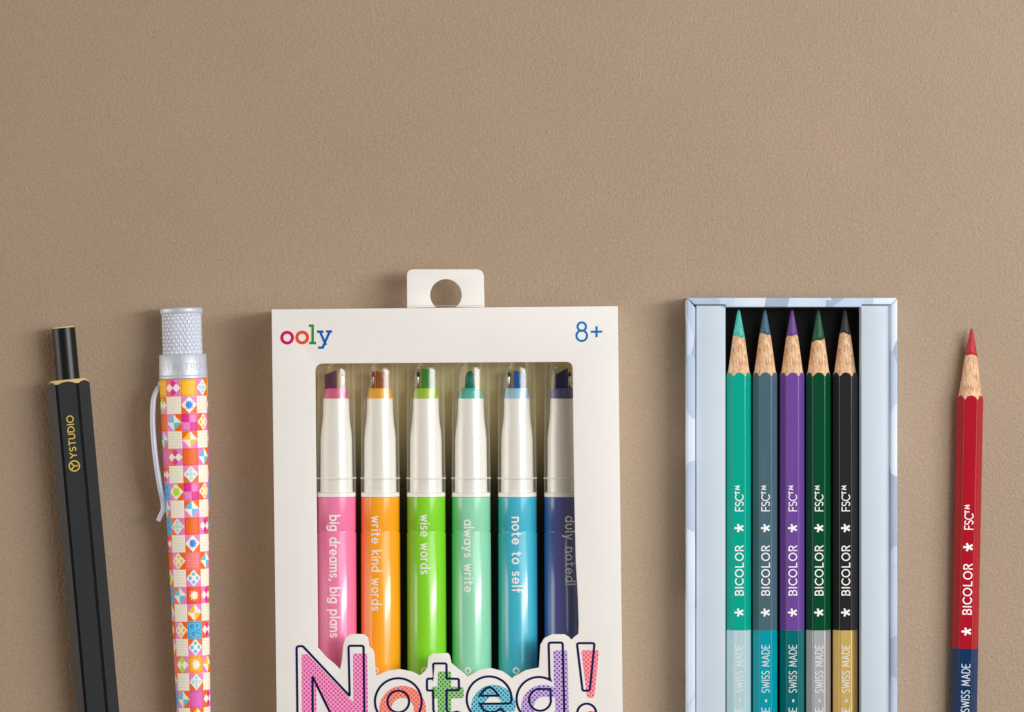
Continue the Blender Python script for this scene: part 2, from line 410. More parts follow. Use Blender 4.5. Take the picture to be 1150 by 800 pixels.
def hex_pencil(px, py_tip, top_m, low_m, lead_m, label, zlift, tilt=0, scale=1.0, group=None, split=358, end=640, ink2=None, seed=0, lead_len=30, zone=None):
    Rc = 14.1*scale; ap = Rc*math.cos(R(30)); zc = zlift+ap
    x, y = world_xy(px, py_tip, zc+6)
    t = thing('coloured_pencil', label, 'pencil', (x, y, 0), tilt, group)
    rnd = random.Random(seed)
    cone = [(0,.7),(2,1.5),(30,6.6),(69.5,11.9),(71.5,12.9),(77.5,14.6),(86,16)]
    cone = [(l*scale, r*scale) for l, r in cone]
    def cr(l):
        for (a, b), (c, d) in zip(cone, cone[1:]):
            if l <= c: return b+(d-b)*(l-a)/(c-a)
        return cone[-1][1]
    def inv(r):
        for (a, b), (c, d) in zip(cone, cone[1:]):
            if r <= d: return a+(c-a)*(r-b)/(d-b)
        return cone[-1][0]
    n = 72; ph = rnd.random()*6
    jag = [scale*(lead_len+1.5*math.sin(2*math.pi*k/n+ph)+.6*math.sin(4*2*math.pi*k/n+ph*2)+rnd.uniform(-.35,.35)) for k in range(n)]
    ang = [2*math.pi*k/n for k in range(n)]
    P = lambda l, r, k: (r*math.cos(ang[k]), -l, zc+r*math.sin(ang[k]))
    rings = [[P(l, cr(l)+.02, k) for k in range(n)] for l in (0, 1, 2)]
    rings += [[P(2+(jag[k]-2)*s, cr(2+(jag[k]-2)*s)+.12, k) for k in range(n)] for s in (.2,.4,.6,.8,1)]
    rings.append([P(jag[k]+.2, cr(jag[k])-.6, k) for k in range(n)])
    v, f = loft(rings, True, True, True); mk('pencil_lead', v, f, lead_m, t, smooth=True)
    ls = [22*scale+i*(54*scale)/14 for i in range(15)]
    def hexr(a):
        q = (a-R(90)+R(30)) % R(60)-R(30)
        return min(ap/math.cos(q), Rc-.3*scale)
    v, f = loft([[P(l, min(cr(l), hexr(ang[k])-.25), k) for k in range(n)] for l in ls], True, True, True)
    smooth_by_angle(mk('sharpened_wood', v, f, M['wood'], t), 50)
    rg = dense(hex_ring(Rc, 2.4*scale, 9), 1.0)
    st = [inv(math.hypot(*q)) for q in rg]
    st = [s+rnd.uniform(-.25,.25) for s in st]
    rings = [[(q[0], -s, zc+q[1]) for q, s in zip(rg, st)]]
    rings += [[(q[0], -l, zc+q[1]) for q in rg] for l in (90*scale, split, split+.01, end)]
    nr = len(rg); v, f = loft(rings, True, False, True)
    fm = [0]*(nr*2)+[1]*(nr*2)+[1]
    mk('barrel', v, f, [top_m, low_m], t, fm)
    # lettering printed along the upper face, reading towards the point
    zt = zc+ap+.06
    def fn(l0, off): return lambda u, v_, w: (off-v_, -(l0)+u, zt+w)
    z0 = 348
    k = zone or (lambda q: q-348)
    def line(s, y0, y1, cap, sw, m, track=.26):
        l0, l1 = k(y0), k(y1); put_text('printed_lettering', s, m, t, fn(l0, cap/2), cap=cap, sw=sw, track=track, length=l0-l1)
    line('FSC™', 573, 544, 9.6*scale, .12, M['white_ink'], .18)
    line('*', 595.5, 588, 15*scale, .16, M['white_ink'])
    line('BICOLOR', 667, 611, 9.8*scale, .145, M['white_ink'], .34)
    line('*', 689.7, 682.2, 15*scale, .16, M['white_ink'])
    line('SWISS MADE', 775.5, 722, 9.2*scale, .1, ink2 or M['white_ink'], .27)
    line('•', 786.5, 782.5, 9*scale, .13, ink2 or M['white_ink'])
    line("CARAN D'ACHE", 868, 792, 9.2*scale, .1, ink2 or M['white_ink'], .27)
    return t

G = 'sharpened two-coloured pencils lying side by side in the pale box'
silver_ink = mat('silver_ink', lin(216,221,223), .4)
cols = [(830, (0,160,138), (176,202,206), (70,185,165), 'sharpened teal pencil with a pale grey lower half, beside the left ledge in the box', 30, .35),
        (859.5, (72,100,112), (0,150,164), (62,100,118), 'sharpened slate grey pencil with a turquoise lower half, between the teal and purple pencils', 27, .35),
        (890, (108,70,150), (0,104,108), (104,62,140), 'sharpened purple pencil with a dark teal lower half, in the middle of the box', 30, .35),
        (919.5, (0,72,40), (166,167,170), (16,82,56), 'sharpened dark green pencil with a silver grey lower half, beside the black pencil', 34, .35),
        (949.5, (37,37,38), (194,162,88), (42,42,44), 'sharpened black pencil with a gold lower half, nearest the right ledge of the box', 27, .35)]
PB_Z = 9
for i, (px, a, b, c, lab, ll, rg_) in enumerate(cols):
    top = painted('pencil_lacquer', lin(*a), .12, 0, .04, .01, .32)
    low = brushed('metallic_lacquer', lin(*b), .42, .45, strength=.08) if i >= 3 else painted('pencil_lacquer', lin(*b), .12, 0, .04, .01, .32)
    hex_pencil(px, 348, top, low, lead_mat('pigment_lead', lin(*c)), lab, PB_Z, 0, 1.0, G, seed=i+3, lead_len=ll, ink2=silver_ink)

# the pencil lying alone on the table: same kind, a little larger, leaning
zone_r = lambda q: (q-348)*1.0
def zr(q):   # measured heights on this pencil
    tab = [(544,566),(573,594),(592,614),(611,632),(667,689),(686,708),(706,727),(722,744),(775.5,798),(786.5,808),(792,815),(868,892)]
    for (a, b), (c, d) in zip(tab, tab[1:]):
        if q <= c: return b+(d-b)*(q-a)/(c-a)-369
    return tab[-1][1]-369
hex_pencil(1091.8, 369, painted('red_lacquer', lin(166,18,36), .12, 0, .04, .01, .32), painted('navy_lacquer', lin(16,50,90), .12, 0, .04, .01, .32),
           lead_mat('red_lead', lin(186,36,48)), 'red and navy blue sharpened pencil lying alone on the table right of the box', 0, R(-1.16), 1.07,
           split=358, end=640, seed=11, lead_len=29, ink2=silver_ink, zone=zr)

# ------------------------------------------------------------------ pencil box
def pbx(px, py, z): x, y = world_xy(px, py, z); return x, y
bx, by = pbx(889, 400, 40)
pb = thing('pencil_box', 'pale blue open box with marbled paper rim holding five pencils', 'box', (bx, by, 0))
s_ = (H-44)/H
XL = lambda px: (px-889)*s_; YL = lambda py: (400-py)*s_
END = YL(1010)
RZ = 46
mk('box_base', *box(XL(772), XL(1006), END, YL(336), 1, 8), M['dark'], pb)
mk('black_liner', *box(XL(814), XL(968), END+.5, YL(346.5), 8.02, PB_Z), M['black'], pb)
def prism(poly, z0, z1):
    n = len(poly); v = [(x,y,z0) for x,y in poly]+[(x,y,z1) for x,y in poly]
    return v, [tuple(range(n)), tuple(range(n,2*n))]+[(i,(i+1)%n,n+(i+1)%n,n+i) for i in range(n)]
gp = .35
bevel(mk('rim', *prism([(XL(771), YL(335)-gp), (XL(771), END), (XL(780.5), END), (XL(780.5), YL(345)-gp)], .5, RZ), M['paper'], pb), 2.2)
bevel(mk('rim', *prism([(XL(1007.5), YL(335)-gp), (XL(1007.5), END), (XL(1000), END), (XL(1000), YL(343)-gp)], .5, RZ), M['paper'], pb), 2.2)
bevel(mk('rim', *prism([(XL(771)+gp, YL(334.6)), (XL(779.6)+gp, YL(342.2)), (XL(815.2), YL(342.2)), (XL(815.2), YL(345)), (XL(967), YL(345)), (XL(967), YL(342.2)), (XL(1000.6)-gp, YL(342.2)), (XL(1007.5)-gp, YL(334.6))], .5, RZ), M['paper'], pb), 1.2)
for x0, x1 in ((782.3, 814.6), (967.4, 998.8)):
    bevel(mk('card_ledge', *box(XL(x0), XL(x1), END+1, YL(343.2), 8.05, 41), M['ledge'], pb), .7, 2)

# ------------------------------------------------------------------ marker box
PZ = 76.0
cx0, cy0 = world_xy(500, 560, PZ)
mbx = thing('marker_box', 'white card window box with hanging tab, six pastel markers showing inside', 'box', (cx0, cy0, 0))
sP = (H-PZ)/H
P2 = lambda px, py: ((px-500)*sP, (560-py)*sP)
def rounded(pts, radii, n=6):
    out = []; m = len(pts)
    for i in range(m):
        p = Vector(pts[i]); rr = radii[i] if isinstance(radii, (list, tuple)) else radii
        if rr <= 0: out.append(tuple(p)); continue
        a = (Vector(pts[i-1])-p); b = (Vector(pts[(i+1) % m])-p)
        la, lb = a.length, b.length; a.normalize(); b.normalize()
        half = a.angle(b)/2; d = min(rr/math.tan(half), la*.48, lb*.48)
        q0, q1 = p+a*d, p+b*d
        for k in range(n+1):
            t = k/n; out.append(tuple(q0*(1-t)**2+p*2*t*(1-t)+q1*t**2))
    return out
BOT = 905
win = [(357.1,712),(357.1,727.5),(367.4,739),(376,746),(382,752),(384,741),(385.6,724),(388.6,716),(395,712),(409,712.5),(413.5,716.5),(414.6,726),(418.9,729.5),(420.6,735),(422,759),
       (424.8,758),(435.2,753.2),(449,751.6),(463,754.5),(471.7,758.8),(477,754),(480,750),(481.3,738),(485.7,734.2),(503,733.6),(505.3,736.5),(507,745),(515.6,752),(522.6,757.6),(525.2,760.6),
       (528.7,758),(538.3,752.4),(550.4,750.2),(564.3,754),(572.2,759.6),(574.8,761.8),(580,758.6),(590.4,752.8),(605.2,749.8),(606,738),(606.8,724.3),(611.3,716.8),(620,712.4),(634,712.5),(639,715.6),(641.7,718.8),
       (645.2,715.2),(649.6,712),(649.9,700),(649,672),(646.6,630),(645,560),(643.7,470)]
wl = [P2(*q) for q in win]
corner = rounded([P2(357.1,712), P2(354,408.6), P2(643.2,406.6), P2(643.7,470)], [0, 9, 8, 0])
wl = wl+corner[::-1][:-1] if False else wl+[q for q in reversed(corner)][1:-1]
outer = [P2(305,347.6), P2(693.8,344), P2(700.6,BOT), P2(312,BOT)]
plate('front_panel', [outer, wl], PZ-2.6, PZ, M['white_card'], mbx, bev=.55)
# carton walls behind the front
def wall(name, a, b, z0, z1, th, m):
    a, b = Vector(a), Vector(b); d = (b-a).normalized(); nn = Vector((-d.y, d.x))*th
    return mk(name, *prism([tuple(a), tuple(b), tuple(b+nn), tuple(a+nn)], z0, z1), m, mbx)
i_ = .4
wall('carton_side', P2(305.6,348.4), P2(312.5,BOT-.6), 3.1, PZ-2.7, 2.4, M['white_card'])
wall('carton_side', P2(700,BOT-.6), P2(693.3,344.8), 3.1, PZ-2.7, 2.4, M['white_card'])
wall('carton_end', P2(691,344.6), P2(308.2,348.2), 3.1, PZ-2.7, 2.4, M['white_card'])
wall('carton_end', P2(314.8,BOT-.8), P2(697.6,BOT-.8), 3.1, PZ-2.7, 2.4, M['white_card'])
plate('back_panel', [[P2(305.6,348.2), P2(693.2,344.6), P2(700,BOT-.4), P2(312.6,BOT-.4)]], .4, 3, M['white_card'], mbx)
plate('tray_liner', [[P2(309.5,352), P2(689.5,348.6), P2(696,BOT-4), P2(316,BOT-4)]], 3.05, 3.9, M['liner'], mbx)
# hanging tab, with its round hole cut off at the fold
ot = rounded([P2(456.5,345.6), P2(456.2,302), P2(543,302), P2(544,344.9)], [0, 7.5, 9, 0], 8)
hc = P2(500.3,331)
ch = [(hc[0]+17.6*math.cos(R(a)), hc[1]+17.6*math.sin(R(a))) for a in range(-50, 231, 8)]
tabp = ot[:1]+ot[1:]+[(hc[0]+17.6*math.cos(R(-50)), P2(0,344.9)[1]+.02)]+ch+[(hc[0]+17.6*math.cos(R(230)), P2(0,345.1)[1]+.02)]
plate('hanging_tab', [tabp], PZ-34, PZ-31.5, M['white_card'], mbx, bev=.4)
v, f = ribbon([P2(458,343.5), P2(542,342.9)], .5)
mk('fold_crease', [(a, b, PZ-31.4) for a, b in v], f, M['grey_ink'], mbx, fix=False)

# printed lettering on the front: big outlined word over dotted letter shapes
def smooth_poly(pts, r=2.0): return rounded(pts, r, 4)
def outline(name, loops, parent=mbx, w=2.5):
    V, F, lay = [], [], 0
    for lp, closed in loops:
        v, f = ribbon([P2(*q) for q in lp], w, closed); o = len(V)
        V += [(a, b, PZ+.42+lay*.02) for a, b in v]; F += [tuple(i+o for i in q) for q in f]; lay += 1
    return mk(name, V, F, M['navy_ink'], parent, fix=False)
def fill(name, loops, base, dot):
    return plate(name, [[P2(*q) for q in lp] for lp in loops], PZ+.05, PZ+.22, dots(name+'_print', lin(*base), lin(*dot)), mbx)
def circ(cx, cy, r, a0=0, a1=360, step=8):
    n = int(abs(a1-a0)/step); return [(cx+r*math.cos(R(a0+(a1-a0)*k/n)), cy-r*math.sin(R(a0+(a1-a0)*k/n))) for k in range(n+1)]
def ring_c(cx, cy, r): return circ(cx, cy, r)[:-1]
def off(lp, dx=5.6, dy=8.6): return [(x+dx, y+dy) for x, y in lp]
Nn = smooth_poly([(333.4,880),(333.4,725.6),(339.8,725.6),(392.2,782),(391.6,725.4),(408.4,725.4),(409.6,880),(402,880),(351,760),(351.2,880)], 2.6)
Nn = rounded([(334.8,860),(333.2,725.8),(340.2,725.8),(392.8,781.8),(391.5,725.4),(408.4,725.4),(410,860),(400,860),(351,759.8),(351.6,860)], [0,3,3,0.6,2.4,2.4,0,0,.5,0], 5)
Nf = rounded([(339.5,868),(338.8,735),(344.8,734.4),(397,789),(396.6,734),(412.4,734),(414.4,868),(404,868),(355.4,770),(356,868)], [0,2.6,2.6,0.6,2,2,0,0,.5,0], 5)
fill('letter_fill', [Nf], (246,150,196), (196,62,138))
outline('letter_outline', [(Nn, True)])
fill('letter_fill', [ring_c(452.2,796.5,26.2), ring_c(452.2,796.5,12.6)], (248,150,122), (214,80,84))
outline('letter_outline', [(ring_c(447.4,788,26.2), True), (ring_c(447.4,788,12.2), True)])
def tshape():
    p = rounded([(485.8,745.2),(501.6,745.2),(501.6,762.2),(515.4,762.6),(515.6,775.2),(501.6,775.4),(501.7,797)], [2.4,2.4,.6,2,2,.6,0], 4)
    p += [(503.5,800),(507,801),(513,799.4),(516.4,800.5),(517.6,810),(516,812.4),(505,814.2)]
    p += [(496,812.4),(489.4,806.6),(486.8,797)]
    p += rounded([(486.6,797),(486.5,775.6),(479.6,775.6),(479.6,762.4),(486.3,762.2)], [0,.6,2,2,.6], 4)[1:]
    return p
fill('letter_fill', [off(tshape(), 5.2, 9)], (146,202,118), (48,116,70))
outline('letter_outline', [(tshape(), True)])
def eshape(cx, cy, r):
    o = circ(cx, cy, r, -10, 318)
    inn = [(cx+13, cy+11), (cx+7, cy+14.5), (cx+.5, cy+15.2), (cx-6, cy+13), (cx-10.5, cy+5.6)]
    bar = [(cx+r-3, cy+5.2)]
    return [(cx+r-1, cy+4.4)]+o[1:]+inn+bar
def eye(cx, cy): return rounded([(cx-10.6,cy-3.6)]+[(cx-10.6+21.2*k/8, cy-3.6-9.4*math.sin(math.pi*k/8)) for k in range(1,8)]+[(cx+10.6,cy-3.6)], 0)
fill('letter_fill', [eshape(554.2,794.2,25), eye(554.2,794.2)], (112,200,212), (36,104,140))
outline('letter_outline', [(eshape(549.4,785,25.2), True), (eye(549.4,785), True)])
def dshape(dx=0, dy=0):
    st = rounded([(617.2,761.4),(616.2,721.8),(632,721.8),(634,812),(619.4,812)], [0,2.6,2.6,1,1], 4)
    b = circ(605.2,785.4,25, 302, 60, 8)[::-1]
    b = [(605.2+25*math.cos(R(a)), 785.4-25*math.sin(R(a))) for a in range(298, 56, -8)]
    return [(x+dx, y+dy) for x, y in st+b]
def dcount(dx=0, dy=0): return [(x+dx, y+dy) for x, y in rounded([(618.2,774),(618.6,786)]+[(606.6+12.4*math.cos(R(a)), 786-12.4*math.sin(R(a))) for a in range(-10,-275,-15)]+[(609,774)], 0)]
fill('letter_fill', [dshape(5.2, 8.8), dcount(5.2, 8.8)], (202,172,220), (92,56,146))
outline('letter_outline', [(dshape(), True), (dcount(), True)])
ex = rounded([(648,722.4),(667.8,722.4),(662.4,775.8),(654.4,775.8)], 2.4, 4)
fill('letter_fill', [off(ex, 5, 8), off(ring_c(659,801,10.6), 5, 8)], (252,148,150), (206,74,112))
outline('letter_outline', [(ex, True), (ring_c(659,801,10.6), True)])

# maker's mark and age mark
def stroke_mark(name, loops, m, w):
    V, F, lay = [], [], 0
    for lp, cl in loops:
        v, f = ribbon([P2(*q) for q in lp], w, cl); o = len(V)
        V += [(a, b, PZ+.2+lay*.02) for a, b in v]; F += [tuple(i+o for i in q) for q in f]; lay += 1
    return mk(name, V, F, m, mbx, fix=False)
ink = lambda *c: mat('logo_ink', lin(*c), .6, spec=.08)
stroke_mark('logo_letter', [(ring_c(322.5,379.4,6.0), True)], ink(202,20,92), 3.5)
stroke_mark('logo_letter', [(ring_c(339.4,379.2,6.0), True)], ink(226,78,42), 3.5)
stroke_mark('logo_letter', [([(351.2,366.4),(351.2,384.6)], False), ([(348.2,366),(351,366)], False), ([(348.6,385.4),(353.8,385.4)], False)], ink(52,138,56), 2.9)
stroke_mark('logo_letter', [([(359.6,373),(365.6,386.6)], False), ([(370.2,373),(362.4,390.6),(358.6,390.6)], False), ([(357.2,372.6),(362.2,372.6)], False), ([(367.4,372.4),(371.8,372.4)], False)], ink(0,94,174), 2.7)
blue = ink(0,112,186)
stroke_mark('age_mark', [(ring_c(653.4,367,4.7), True), (ring_c(653.4,377.2,5.9), True), ([(664.6,372.8),(675.4,372.6)], False), ([(670,367.6),(670,377.8)], False)], blue, 2.4)

# ------------------------------------------------------------------ markers inside the box
MZ = 26.0
text_ink = mat('marker_ink', lin(238,234,226), .45)
def marker(px, label, body, body_edge, ringc, nibc, wire_side, tipc, txt, y0, y1, cap, sw, kind, track=.3, dx=0, end=878):
    x, y = world_xy(px, 408, MZ+10)
    t = thing('marker_pen', label, 'marker', (x, y, 0), R(.25), 'double tipped markers in the window box')
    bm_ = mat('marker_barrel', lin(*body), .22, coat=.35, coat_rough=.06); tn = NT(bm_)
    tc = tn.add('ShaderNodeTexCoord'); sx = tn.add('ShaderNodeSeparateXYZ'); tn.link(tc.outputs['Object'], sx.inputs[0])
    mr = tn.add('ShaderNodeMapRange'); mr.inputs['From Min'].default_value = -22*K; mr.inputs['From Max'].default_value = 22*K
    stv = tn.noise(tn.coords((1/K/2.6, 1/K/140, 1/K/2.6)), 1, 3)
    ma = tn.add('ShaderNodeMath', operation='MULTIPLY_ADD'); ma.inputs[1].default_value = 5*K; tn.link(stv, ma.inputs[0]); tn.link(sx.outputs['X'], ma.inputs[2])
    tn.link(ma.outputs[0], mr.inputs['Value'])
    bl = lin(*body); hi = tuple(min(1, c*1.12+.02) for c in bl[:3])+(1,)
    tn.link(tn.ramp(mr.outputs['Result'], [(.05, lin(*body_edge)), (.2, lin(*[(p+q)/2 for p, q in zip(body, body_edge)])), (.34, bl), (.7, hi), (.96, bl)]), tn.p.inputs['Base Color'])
    tn.link(tn.bump(stv, .1, .4*K), tn.p.inputs['Coat Normal'])
    rm = painted('marker_ring', lin(*ringc), .4, .2, .02, .03)
    nm = lead_mat('felt_nib', lin(*nibc))
    L = lambda py: py-408
    # clear cap: closed end, slightly tapered tube, retaining ridge, open rim
    prof = [(L(397.5), .5),(L(397.6), 12),(L(398.4), 17),(L(400.5), 19.4),(L(405), 20.2),(L(470), 20.9),(L(536), 21.5),(L(553), 21.5)]
    v, f = lathe(prof, MZ, 96, True, False)
    c = smooth_by_angle(mk('clear_cap', v, f, M['clear'], t), 60)
    v, f = lathe([(L(535.4), 21.6),(L(535.6), 22.3),(L(537.2), 22.3),(L(537.4), 21.6)], MZ, 96, False, False)
    mk('cap_ring', v, f, M['frosted'], c, smooth=True)
    # moulding pips on the cap
    for (a, l, r0) in ((112, L(413), .9), (62, L(493), .8)):
        o = (20.6*math.cos(R(a)), -l, MZ+20.6*math.sin(R(a)))
        rings = [[(o[0]+r0*math.cos(p)*math.cos(q*2*math.pi/10), o[1]+r0*math.cos(p)*math.sin(q*2*math.pi/10), o[2]+r0*math.sin(p)) for q in range(10)] for p in (0, .5, 1.0, 1.45)]
        mk('moulding_pip', *loft(rings, True, True, True), M['white_plastic'], c, smooth=True)
    # coloured ring, white neck, barrel
    if kind == 'bullet': rp = [(L(435.5), 6.6),(L(436.5), 8.4),(L(440), 11.6),(L(447.6), 14.2)]
    else: rp = [(L(436), 9),(L(436.2), 12),(L(438), 12.6),(L(447.6), 14.2)]
    v, f = lathe(rp, MZ, 64); smooth_by_angle(mk('nib_collar', v, f, rm, t), 50)
    v, f = lathe([(L(447.5), 12),(L(447.6), 14.3),(L(462), 14.6),(L(472), 15.2),(L(483), 16.7),(L(492), 17.5),(L(552), 18.1),(L(552.2), 20.6),(L(553), 21.4),(L(557), 21.5),(L(557.6), 20.4)], MZ, 96)
    smooth_by_angle(mk('neck', v, f, M['white_plastic'], t), 40)
    v, f = lathe([(L(557.5), 20.2),(L(557.7), 21.5),(L(594.6), 21.5),(L(595.4), 21.1),(L(596.6), 21.1),(L(597.6), 21.8),(L(720), 21.9),(L(end-4), 21.9),(L(end), 20)], MZ, 128)
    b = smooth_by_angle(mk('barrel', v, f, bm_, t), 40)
    # nib
    if kind == 'bullet':
        v, f = lathe([(L(417), .6),(L(417.6), 2.4),(L(420), 4.4),(L(424), 5.4),(L(437), 6.1)], MZ, 40, cx=-.6); mk('chisel_nib', v, f, nm, t, smooth=True)
        wx = None
    else:
        a, bb = kind[0], kind[1]; q = kind[2]
        poly = [(a, L(437)), (bb, L(437)), (bb, L(q[1])), (a, L(q[0]))]
        pts = rounded([(x_, -l_) for x_, l_ in poly], [0,0,1.2,1.2], 4)
        o = mk('chisel_nib', *prism(pts, MZ-5.5, MZ+5.5), nm, t); bevel(o, .9, 2)
    if wire_side is not None:
        wx = wire_side
        tip = [(wx-.2, L(417.6)),(wx, L(421))]
        v, f = lathe([(L(417.6), .6),(L(418.4), 1.5),(L(422), 1.9)], MZ, 16, cx=wx)
        fo = mk('fine_nib', v, f, mat('fine_felt', lin(*tipc), .6), t, smooth=True)
        v, f = lathe([(L(421.8), 1.5),(L(424), 1.8),(L(430), 1.2),(L(437), 1.3)], MZ, 16, cx=wx)
        mk('nib_tube', v, f, M['steel'], fo, smooth=True)
    # printed saying, wrapped round the barrel, reading away from the tip
    rad = 22.05
    def fn(u, v_, w):
        l = L(y0)+u; s = (v_-cap*.32+dx)/rad
        return ((rad+w)*math.sin(s), -l, MZ+(rad+w)*math.cos(s))
    put_text('printed_lettering', txt, text_ink, b, fn, cap=cap, sw=sw, track=track, length=y1-y0)
    def fn2(u, v_, w):
        l = L(746.5)+u; s = (v_-3+dx)/rad
        return ((rad+w)*math.sin(s), -l, MZ+(rad+w)*math.cos(s))
    put_text('printed_lettering', 'ooly', text_ink, b, fn2, cap=10.5, sw=.17, track=.22, length=26)
    return t

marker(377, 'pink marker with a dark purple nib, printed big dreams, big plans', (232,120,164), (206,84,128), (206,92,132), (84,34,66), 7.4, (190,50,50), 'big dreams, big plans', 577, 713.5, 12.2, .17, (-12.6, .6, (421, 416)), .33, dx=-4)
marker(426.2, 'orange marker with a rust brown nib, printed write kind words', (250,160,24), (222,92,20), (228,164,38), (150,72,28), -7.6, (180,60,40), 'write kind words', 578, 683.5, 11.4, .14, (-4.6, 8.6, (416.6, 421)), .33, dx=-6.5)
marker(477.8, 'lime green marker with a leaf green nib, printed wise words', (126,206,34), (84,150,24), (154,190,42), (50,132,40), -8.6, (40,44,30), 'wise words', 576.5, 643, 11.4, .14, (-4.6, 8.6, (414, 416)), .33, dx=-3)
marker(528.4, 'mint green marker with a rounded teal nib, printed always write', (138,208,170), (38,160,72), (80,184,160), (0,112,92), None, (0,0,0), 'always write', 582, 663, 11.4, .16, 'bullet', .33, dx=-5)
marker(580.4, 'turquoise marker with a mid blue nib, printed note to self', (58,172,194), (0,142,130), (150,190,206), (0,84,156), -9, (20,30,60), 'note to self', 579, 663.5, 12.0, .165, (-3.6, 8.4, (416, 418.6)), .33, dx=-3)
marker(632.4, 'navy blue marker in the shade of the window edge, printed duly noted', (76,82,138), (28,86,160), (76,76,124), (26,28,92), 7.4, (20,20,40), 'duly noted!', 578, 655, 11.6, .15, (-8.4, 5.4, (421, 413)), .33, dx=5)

# ------------------------------------------------------------------ black hexagonal pen
ax = math.atan2(33.5, 370)
BZ = 20.6
x, y = world_xy(71.2, 367, BZ)
bp = thing('hexagonal_pen', 'black hexagonal pen with brass edges and gold lettering, leaning at the left', 'pen', (x, y, 0), ax)
v, f = lathe([(0,10.8),(.5,11.9),(1.6,12.6)], BZ, 64); mk('button_cap', v, f, M['brass'], bp, smooth=False)
v, f = lathe([(1.5,12.4),(1.6,13),(60,13.1),(70,13.1)], BZ, 96); smooth_by_angle(mk('push_button', v, f, M['black_gloss'], bp), 40)
RB = 24.4; CH = 3.6
cut = []
for c in range(6):      # flats joined by narrow polished chamfers
    p = Vector((RB*math.cos(R(60*c)), RB*math.sin(R(60*c))))
    for dlt in (-120, 120):
        q = Vector((math.cos(R(60*c+dlt)), math.sin(R(60*c+dlt))))
        cut.append(tuple(p+q*CH/2/math.cos(R(60))*.62))
rg, seg_m = [], []
for i in range(12):
    a, b = cut[i], cut[(i+1) % 12]; k = max(1, int(math.hypot(b[0]-a[0], b[1]-a[1])/1.2))
    for t_ in range(k):
        rg.append((a[0]+(b[0]-a[0])*t_/k, a[1]+(b[1]-a[1])*t_/k)); seg_m.append(1 if i % 2 == 0 else 0)
e0 = 59.5
def chamfer(r): return e0+(r-19.4)*1.15
rr = [math.hypot(*q) for q in rg]
rings = [[(q[0]*10/r, -e0-.2, BZ+q[1]*10/r) for q, r in zip(rg, rr)], [(q[0]*19.4/r, -e0, BZ+q[1]*19.4/r) for q, r in zip(rg, rr)],
         [(q[0]*(r+.05)/r, -chamfer(r), BZ+q[1]*(r+.05)/r) for q, r in zip(rg, rr)], [(q[0]*.98, -chamfer(r)-.6, BZ+q[1]*.98) for q, r in zip(rg, rr)]]
v, f = loft(rings, True, True, False); mk('brass_shoulder', v, f, M['brass'], bp)
rings = [[(q[0], -chamfer(r)-.15, BZ+q[1]) for q, r in zip(rg, rr)], [(q[0], -75, BZ+q[1]) for q in rg], [(q[0], -620, BZ+q[1]) for q in rg]]
v, f = loft(rings, True, False, True)
mk('barrel', v, f, [M['black_lacquer'], M['black_edge']], bp, seg_m*2+[0])
zt = BZ+RB*math.cos(R(30))+.08
put_text('printed_lettering', 'YSTUDIO', M['foil'], bp, lambda u, v_, w: (4.2-v_, -147.5+u, zt+w), cap=8.2, sw=.17, track=.3, length=48)
V, F = [], []
for lay, (lp, cl) in enumerate([([(5.7*math.cos(R(a)), 5.7*math.sin(R(a))) for a in range(0,360,15)], True), ([(0,0),(-3.4,0)][::-1], False), ([(0,0),(3.2,3.4)], False), ([(0,0),(3.2,-3.4)], False)]):
    lp = [(-a if not cl else a, b) for a, b in lp]
    v, f = ribbon(lp, 1.35, cl); o = len(V); V += [(a+.2, b-156, zt+lay*.02) for a, b in v]; F += [tuple(i+o for i in q) for q in f]
mk('printed_emblem', V, F, M['foil'], bp, fix=False)

# ------------------------------------------------------------------ quilt patterned pen
ax = math.atan2(14, 455)
QZ = 27.5
x, y = world_xy(203.6, 345, QZ)
qp = thing('patterned_pen', 'quilt patterned pen with knurled silver cap and wire clip', 'pen', (x, y, 0), ax)
v, f = lathe([(0,14),(.2,20.5),(1,22.4),(2.4,23.6),(6.5,23.6),(7.4,22.9),(7.6,21)], QZ, 96); smooth_by_angle(mk('cap_rim', v, f, M['silver'], qp), 40)
n, lm = 480, 124
rings = []
for i in range(lm+1):
    l = 7+i*46.5/lm; row = []
    for k in range(n):
        th = 2*math.pi*k/n; u = th*20
        a, b_ = (u*1.0+l*.55), (u*1.0-l*.55)
        per = 2*math.pi*20/27
        ta = abs(((a/per) % 1)-.5)*2; tb = abs(((b_/per) % 1)-.5)*2
        h = min(ta, tb)
        r = 21.0+1.2*min(h*1.6, 1)
        row.append((r*math.cos(th), -l, QZ+r*math.sin(th)))
    rings.append(row)
v, f = loft(rings, True, True, True); mk('knurled_cap', v, f, M['silver'], qp, smooth=True)
v, f = lathe([(52.6,21),(52.8,25.4),(53.8,26.2),(70,26.6),(76,26.9),(76.4,26.4),(77,26.9),(79.4,27),(80.2,26.2),(80.4,24)], QZ, 96)
col_ = smooth_by_angle(mk('collar', v, f, M['silver'], qp), 40)
put_text('engraved_lettering', 'RETRO 51 RETRO 51', M['grey_ink'], col_, lambda u, v_, w: ((26.7+w)*math.sin((u-64)/26.7), -70.5+v_, QZ+(26.75+w)*math.cos((u-64)/26.7)), cap=7.4, sw=.11, track=.3, length=104)

